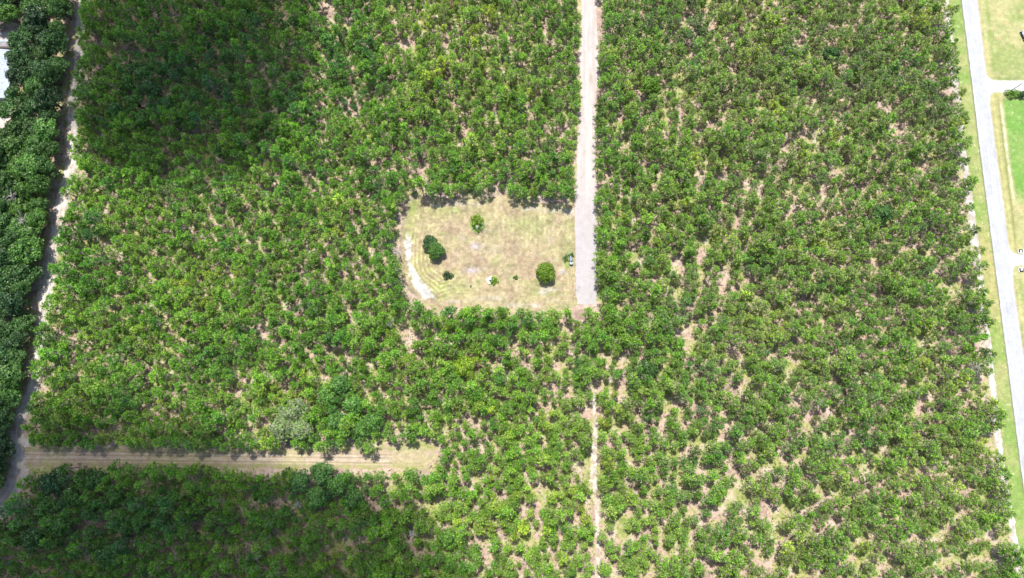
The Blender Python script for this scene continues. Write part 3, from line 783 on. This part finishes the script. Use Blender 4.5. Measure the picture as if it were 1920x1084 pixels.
dead_tree(560, 945, 7, 1.8, 11, 'bare grey dead tree below the dark clump under the grassy path')

# ---- undergrowth: palmetto, grass and saplings over the forest floor
r3 = np.random.RandomState(77)
NU = 150000
ux = r3.uniform(-250, 215, NU); uy = r3.uniform(-150, 235, NU)
upx, upy = Q(ux, uy)
k = (fbm(ux*.12, uy*.12, 601) > 0.48-0.06*(ux < 20)) | (r3.rand(NU) < 0.2+0.7*blob(upx, upy, 200, 980, 420, 110)+0.5*blob(upx, upy, 330, 100, 180, 170))
for poly in (CLEAR, ribbon(CR_L, CR_R), BPATH): k &= sdist(upx, upy, poly) < -3
k &= upx < np.interp(upy, [p[1] for p in VERGE_L], [p[0] for p in VERGE_L])-16
d_, _ = segdist(upx, upy, TRACK); k &= d_ > np.interp(upy, [p[1] for p in TRACK], TRACK_W)+3
d_, _ = segdist(upx, upy, TRAIL); k &= d_ > 6
k &= ~inpoly(upx, upy, YARD)
ux, uy = ux[k], uy[k]; n_ = len(ux)
d = unit(np.stack([r3.normal(size=n_), r3.normal(size=n_), 0.5*np.abs(r3.normal(size=n_))], 1))
v, f = leaves(np.stack([ux, uy, 0.15+0.6*r3.rand(n_)**2], 1), d, 0.5+0.5*r3.rand(n_), 0.22+0.25*r3.rand(n_), r3)
m, n, out = newmat('undergrowth leaves')
a = nd(n, 'ShaderNodeAttribute', attribute_name='v')
c = ramp(n, a.outputs['Fac'], [(0, (0.05, 0.13, 0.02)), (0.45, (0.13, 0.22, 0.04)), (0.75, (0.27, 0.30, 0.08)), (1, (0.40, 0.32, 0.19))])
b = nd(n, 'ShaderNodeBsdfPrincipled', Roughness=0.8); b.inputs['Specular IOR Level'].default_value = 0.2
n.links.new(c, b.inputs['Base Color']); n.links.new(b.outputs[0], out.inputs[0])
uv_ = np.clip(0.5*fbm(ux*.1, uy*.1, 603)+0.25*r3.rand(n_)+0.12*r3.normal(size=n_)+0.1, 0, 1)
tag(meshobj('undergrowth', v, f, m, attrs=dict(v=('FLOAT', np.repeat(uv_, 4)))), 'low yellow-green scrub and dry grass under the pines', 'undergrowth', kind='stuff')

k = r3.rand(len(ux)) < 0.10
bx_, by_ = ux[k], uy[k]; nb = len(bx_)
d = unit(np.stack([r3.normal(size=nb), r3.normal(size=nb), 0.9*np.abs(r3.normal(size=nb))], 1))
v, f = leaves(np.stack([bx_, by_, 0.9+0.4*r3.rand(nb)], 1), d, 1.2+1.3*r3.rand(nb), 0.10+0.08*r3.rand(nb), r3)
tag(meshobj('dead_twigs', v, f, M['deadwood']), 'grey bare twigs and fallen limbs over the forest floor', 'dead twigs', kind='stuff')

# ------------------------------------------------------------------ things in the clearing
def bush(name, px, py, rad, hh, seed, tint, br, label, nl=16, per=260, leaf=0.36, cat='bush', sx=1.0, rzz=0.0, base=0.3):
    X, Y = P(px, py, hh*0.45)
    (v, f, at), mb = lobes_crown(seed, rad, hh, base, nl, per, leaf, 0.85, 0.40)
    e = empty(name, (float(X), float(Y), 0), rzz, (sx, 1, 1))
    v = v.copy(); v[:, 2] = np.maximum(v[:, 2], 0.03)
    c_ = meshobj('foliage', v, f, M['broad'], e, at); c_['tint'] = (tint, br, 0.0)
    mb.build('stem', M['bark_dark'], e)
    return tag(e, label, cat)
bush('round_bush', 1023, 512, 4.0, 5.0, 11, 0.86, 0.85, 'large round bright green bush alone near the road in the clearing', 40, 300, sx=0.94)
bush('round_bush', 818, 471, 3.8, 5.0, 12, 0.50, 1.0, 'larger paler green bush of the touching pair in the west clearing', 24, 420)
bush('round_bush', 807, 457, 3.0, 4.2, 13, 0.15, 0.9, 'smaller dark green bush of the touching pair in the west clearing', 18, 380)
bush('low_shrub', 838, 516, 2.0, 1.3, 14, 0.06, 0.75, 'small flat dark shrub below the pair of round bushes', 9, 110, 0.34, 'shrub', 1.15)
bush('low_shrub', 966, 520, 1.0, 0.8, 15, 0.45, 1.0, 'tiny round green shrub between the white slab and the big bush', 6, 60, 0.28, 'shrub')
bush('low_shrub', 882, 537, 0.55, 0.5, 16, 0.10, 0.8, 'tiniest dark sprout left of the white slab', 4, 22, 0.24, 'shrub')
bush('low_shrub', 927, 526, 1.9, 0.9, 17, 0.80, 1.0, 'ragged yellow-green shrub hugging the white slab', 8, 90, 0.3, 'shrub')
bush('low_shrub', 893, 414, 2.6, 1.6, 18, 0.93, 0.95, 'bright lime shrub filling the top of the round stone bed', 13, 130, 0.36, 'shrub')
bush('low_shrub', 897, 428, 2.2, 0.7, 19, 0.62, 0.9, 'low green plants among white rocks in the round bed', 12, 55, 0.3, 'shrub', 1.2)
bush('low_shrub', 1901, 177, 2.2, 1.6, 20, 0.70, 0.95, 'left green shrub along the lower side of the upper driveway', 10, 110, 0.34, 'shrub', 1.8)
bush('low_shrub', 1917, 179, 1.8, 2.0, 21, 0.10, 0.95, 'dark green shrub at the right end of the upper driveway hedge', 10, 110, 0.34, 'shrub')
# ring of kept grass round the stone bed, ring round the slab
def disc(name, px, py, rx, ry, z, colfn, res=0.15):
    poly = [(px+rx*math.cos(a)*(1+.08*math.sin(3*a)), py+ry*math.sin(a)) for a in np.linspace(0, 2*math.pi, 28)[:-1]]
    return gridsheet(name, poly, z, colfn, res, M['soil'], 1.2)
disc('planting_bed', 895, 420, 14.5, 16.5, 0.04, lambda px, py, x, y: lerp((0.20, 0.30, 0.06), (0.34, 0.38, 0.14), fbm(x*1.2, y*1.2, 41)))
disc('grass_patch', 926, 526, 10, 9, 0.04, lambda px, py, x, y: lerp((0.26, 0.32, 0.06), (0.42, 0.40, 0.16), fbm(x*1.2, y*1.2, 42)))
disc('grass_patch', 1064, 489, 8, 14, 0.04, lambda px, py, x, y: lerp((0.17, 0.26, 0.07), (0.38, 0.38, 0.16), fbm(x*1.1, y*1.1, 43)))

M['rock'] = plain('white limestone', (0.62, 0.60, 0.55), 0.9, var=0.15, scale=2)
def rock(px, py, r_, seed, label, flat=0.6):
    X, Y = P(px, py); rr = random.Random(seed)
    bm = bmesh.new(); bmesh.ops.create_icosphere(bm, subdivisions=2, radius=1)
    for v in bm.verts:
        k = 0.8+0.4*rr.random(); v.co = Vector((v.co.x*r_*k*1.2, v.co.y*r_*k, max(-0.1, v.co.z)*r_*flat*k))
    me = bpy.data.meshes.new('rock'); bm.to_mesh(me); bm.free(); me.materials.append(M['rock'])
    o = bpy.data.objects.new('rock', me); C.objects.link(o); o.location = (float(X), float(Y), 0.0); o.rotation_euler[2] = rr.random()*3
    return tag(o, label, 'rock', 'white rocks in the round bed')
rock(894, 426, 0.95, 1, 'largest white rock in the middle of the round bed', 1.3); rock(903, 419, 0.75, 2, 'white rock at the right of the round bed', 1.4)
rock(905, 428, 0.35, 3, 'small white rock at the lower right of the round bed', 1.2); rock(886, 428, 0.4, 4, 'small white rock at the lower left of the round bed', 1.2)

# broken white slab with a dark hatch
M['conc'] = plain('pale concrete', (0.62, 0.61, 0.56), 0.8, var=0.12, scale=1.5)
M['dark'] = plain('near black', (0.03, 0.03, 0.028), 0.9)
X, Y = P(919.5, 525, 0.4)
e = empty('concrete_slab', (float(X), float(Y), 0), math.radians(33))
bm = bmesh.new()
out_p = [(-1.35, -1.2), (-0.2, -1.35), (0.1, -1.1), (1.3, -1.15), (1.45, 0.2), (1.1, 1.25), (-0.3, 1.1), (-1.2, 1.35), (-1.5, 0.1)]
mb = MB(); i0 = 0
mb.v = [(x, y, 0.0) for x, y in out_p]+[(x, y, 0.55) for x, y in out_p]; nn_ = len(out_p)
mb.f = [tuple(range(nn_, 2*nn_))]+[(k, (k+1) % nn_, nn_+(k+1) % nn_, nn_+k) for k in range(nn_)]
mb.build('slab', M['conc'], e)
MB().box((-0.25, -0.15, 0.57), (0.8, 0.65, 0.04)).box((0.3, -0.5, 0.57), (0.3, 0.3, 0.04)).build('hole_plate', M['dark'], e)  # near-black plates laid on top paint in the darkness of a hole
MB().box((-0.25, 0.24, 0.60), (1.0, 0.12, 0.1)).box((-0.72, -0.15, 0.60), (0.12, 0.66, 0.1)).build('rim', M['conc'], e)
tag(e, 'tilted square white concrete slab with a dark hole beside a shrub', 'concrete slab')

# pale blue-grey tank cart lying in the weeds by the road
M['blue'] = plain('faded blue-grey paint', (0.16, 0.21, 0.26), 0.5, var=0.2, scale=1.5)
M['pale'] = plain('pale weathered plastic', (0.34, 0.40, 0.42), 0.5, var=0.1)
M['black'] = plain('black rubber', (0.02, 0.02, 0.02), 0.8)
X, Y = P(1070.5, 488, 0.7)
e = empty('tank_trailer', (float(X), float(Y), 0), math.radians(6))
bm = bmesh.new(); bmesh.ops.create_uvsphere(bm, u_segments=20, v_segments=12, radius=1)
for v in bm.verts:
    y = v.co.y; v.co = Vector((v.co.x*0.62*(1-0.18*max(0, y)), y*1.9, 0.85+v.co.z*0.55))
me = bpy.data.meshes.new('tank'); bm.to_mesh(me); bm.free(); me.materials.append(M['blue']); [setattr(p, 'use_smooth', True) for p in me.polygons]
o = bpy.data.objects.new('tank', me); C.objects.link(o); o.parent = e
bm = bmesh.new(); bmesh.ops.create_uvsphere(bm, u_segments=20, v_segments=10, radius=1)
for v in bm.verts: v.co = Vector((v.co.x*0.78, -1.25+v.co.y*0.8, 0.95+v.co.z*0.55))
me = bpy.data.meshes.new('end_cap'); bm.to_mesh(me); bm.free(); me.materials.append(M['pale']); [setattr(p, 'use_smooth', True) for p in me.polygons]
o = bpy.data.objects.new('end_cap', me); C.objects.link(o); o.parent = e
MB().tube([(0, -0.75, 1.40), (0, -0.75, 1.55)], [0.34, 0.34], 14).build('hatch', M['black'], e)
MB().box((0, 0, 0.3), (1.1, 2.6, 0.12)).build('chassis', M['black'], e)
MB().tube([(-0.2, 1.6, 0.7), (-0.75, 3.3, 0.35)], [0.07, 0.05], 6).tube([(0.25, 1.6, 0.7), (0.35, 3.4, 0.35)], [0.07, 0.05], 6).tube([(-0.45, 1.2, 0.5), (-1.6, 2.6, 0.2)], [0.06, 0.04], 6).build('drawbar', M['deadwood'], e)
for sx in (-1, 1): MB().tube([(sx*0.62, -0.2, 0.34), (sx*0.84, -0.2, 0.34)], [0.34, 0.34], 14).build('wheel', M['black'], e)
tag(e, 'pale blue-grey tank on a small cart, in weeds beside the central road', 'tank trailer')
bush('low_shrub', 1061, 484, 1.5, 1.0, 31, 0.25, 1.0, 'sparse weedy shrub left of the blue-grey tank', 8, 40, 0.3, 'shrub')
bush('low_shrub', 1071, 478, 1.1, 0.8, 32, 0.2, 1.0, 'sparse weedy shrub just above the blue-grey tank', 6, 36, 0.3, 'shrub')

# ------------------------------------------------------------------ utility pole, culvert ends, car
M['pole'] = plain('weathered grey pole', (0.22, 0.20, 0.19), 0.8, var=0.15)
M['metal'] = plain('galvanised metal', (0.5, 0.5, 0.5), 0.4, 0.6)
X, Y = P(1890, 174)
e = empty('utility_pole', (float(X), float(Y), 0))
MB().tube([(0, 0, -0.1), (0, 0, 4), (0, 0, 8.2)], [0.17, 0.15, 0.12], 10).build('pole', M['pole'], e)
MB().box((0, 0, 8.23), (0.3, 0.3, 0.06)).build('cap', M['metal'], e)
tag(e, 'slim grey utility pole leaning over the upper driveway', 'utility pole')
def culvert(px, py, rz_, label):
    X, Y = P(px, py); e = empty('culvert_end', (float(X), float(Y), 0.03), rz_)
    MB().box((0, 0.95, 0.25), (2.3, 0.25, 0.5)).box((-1.05, 0, 0.15), (0.22, 1.7, 0.3)).box((1.05, 0, 0.15), (0.22, 1.7, 0.3)).build('headwall', M['conc'], e)
    MB().tube([(0, 0.8, 0.28), (0, -0.2, 0.24)], [0.34, 0.34], 14).build('pipe', M['conc'], e)
    MB().box((0, 0, 0.02), (1.8, 1.5, 0.04)).build('apron', M['dark'], e)
    return tag(e, label, 'culvert end', 'concrete culvert ends by the lower driveway')
culvert(1913, 471, math.pi, 'white concrete culvert end above the lower driveway')
culvert(1914.5, 507, 0.0, 'white concrete culvert end below the lower driveway')

M['carpaint'] = plain('black car paint', (0.018, 0.018, 0.022), 0.25, 0.2, 0.1, spec=0.6)
M['glass'] = plain('pale car glass', (0.28, 0.33, 0.50), 0.12, 0.0, 0.05, spec=0.8)
M['silver'] = plain('silver trim', (0.55, 0.56, 0.6), 0.3, 0.7)
M['lamp'] = plain('lamp lens', (0.7, 0.7, 0.68), 0.2)
X, Y = P(1920, 67.5, 0.5)
e = empty('parked_car', (float(X), float(Y), 0.03), math.radians(90+17))
def shell(prof, hw, taper, name, mat):
    """car shell from a side profile, pulled in towards the top"""
    bm = bmesh.new(); zs = [p[1] for p in prof]; z0, z1 = min(zs), max(zs)
    L_ = []
    for s in (-1, 1):
        L_.append([bm.verts.new((x, s*hw*(1-taper*(z-z0)/(z1-z0)), z)) for x, z in prof])
    bm.faces.new(L_[0]); bm.faces.new(L_[1][::-1]); n_ = len(prof)
    for k in range(n_): bm.faces.new((L_[0][k], L_[1][k], L_[1][(k+1) % n_], L_[0][(k+1) % n_]))
    bmesh.ops.recalc_face_normals(bm, faces=bm.faces); bmesh.ops.bevel(bm, geom=bm.edges[:], offset=0.05, segments=2, affect='EDGES')
    me = bpy.data.meshes.new(name); bm.to_mesh(me); bm.free(); me.materials.append(mat)
    o = bpy.data.objects.new(name, me); C.objects.link(o); o.parent = e
    return o
body = shell([(-2.25, 0.35), (-2.3, 0.75), (-2.1, 0.98), (-1.1, 1.02), (1.0, 1.0), (2.0, 0.85), (2.3, 0.65), (2.28, 0.32)], 0.92, 0.10, 'body', M['carpaint'])
shell([(-1.95, 0.98), (-1.5, 1.42), (0.35, 1.44), (1.15, 0.98)], 0.82, 0.18, 'glass', M['glass'])
shell([(-1.35, 1.40), (-1.3, 1.50), (0.15, 1.51), (0.30, 1.41)], 0.70, 0.08, 'roof', M['silver'])
MB().box((1.5, 0, 0.955), (0.9, 1.1, 0.05)).build('hood', M['silver'], e)
for sx in (-1.4, 1.4):
    for sy in (-1, 1):
        t_ = MB().tube([(sx, sy*0.70, 0.33), (sx, sy*0.93, 0.33)], [0.33, 0.33], 16).build('wheel', M['black'], e)
        MB().tube([(sx, sy*0.925, 0.33), (sx, sy*0.945, 0.33)], [0.2, 0.18], 10).build('rim', M['silver'], t_)
for sy in (-1, 1):
    MB().box((2.2, sy*0.62, 0.68), (0.16, 0.34, 0.14)).build('headlight', M['lamp'], e)
    MB().box((0.85, sy*0.98, 1.0), (0.2, 0.16, 0.12)).build('mirror', M['carpaint'], e)
tag(e, 'black car with pale roof on the grass at the upper right edge', 'car')

# ------------------------------------------------------------------ house at the left edge
M['roof'] = plain('white metal roof', (0.30, 0.34, 0.40), 0.6, 0.0, 0.25, 0.8, spec=0.2)
M['greyroof'] = plain('grey lean-to roof', (0.20, 0.19, 0.20), 0.8, var=0.4, scale=1.2)
M['wall'] = plain('cream siding', (0.5, 0.46, 0.4), 0.8)
x1, y1 = P(27, 94, 3.2); x1b, y0 = P(24, 184, 3.2)
x1, y0, y1 = float(x1), float(y0), float(y1); x0 = x1-17
cx0, cy0 = (x0+x1)/2, (y0+y1)/2; W_, D_ = x1-x0, y1-y0
e = empty('house', (cx0, cy0, 0.04))
mb = MB(); mb.box((0, 0, 1.5), (W_-0.8, D_-1.6, 3.0)).build('wall', M['wall'], e)
h0, h1 = 3.0, 4.4
mb = MB()
prof = [(-W_/2, h0), (0, h1), (W_/2, h0), (W_/2, h0+0.14), (0, h1+0.14), (-W_/2, h0+0.14)]
rf = mb.prism(prof, -D_/2, D_/2).build('roof', M['roof'], e)
sm_ = MB()
for k in range(int(D_/0.9)):
    yk = -D_/2+0.45+k*0.9
    for s in (-1, 1):
        sm_.tube([(s*0.05, yk, h1+0.16), (s*(W_/2-.03), yk, h0+0.16)], [0.03, 0.03], 4)
sm_.build('seams', M['roof'], rf)
MB().tube([(3.6, 3, h0+0.6), (3.6, 3, h0+1.7)], [0.14, 0.14], 8).build('vent_pipe', M['dark'], rf)
for k in (-1, 1):
    fr = MB().box((W_/2-0.39, k*4, 1.6), (0.08, 1.4, 1.2)).build('window', M['glass'], e)
    MB().box((W_/2-0.36, k*4+0.78, 1.6), (0.1, 0.12, 1.4)).box((W_/2-0.36, k*4-0.78, 1.6), (0.1, 0.12, 1.4)).box((W_/2-0.36, k*4, 2.26), (0.1, 1.44, 0.12)).build('frame', M['roof'], fr)
tag(e, 'house with a broad white metal roof at the upper left edge', 'house')
X, Y = P(8, 81, 2.2)
e = empty('shed', (float(X)-3, float(Y), 0.04))
MB().box((0, 0, 1.0), (12, 2.2, 2.0)).build('wall', M['wall'], e)
MB().prism([(-6.4, 2.02), (6.4, 2.02), (6.4, 2.14), (-6.4, 2.14)], -1.5, 0.7).build('roof', M['greyroof'], e)
MB().prism([(-6.4, 2.02), (6.4, 2.02), (6.4, 2.14), (-6.4, 2.14)], 0.75, 1.7).build('roof', M['roof'], e)
tag(e, 'narrow lean-to shed with grey roof just above the white-roofed house', 'shed')
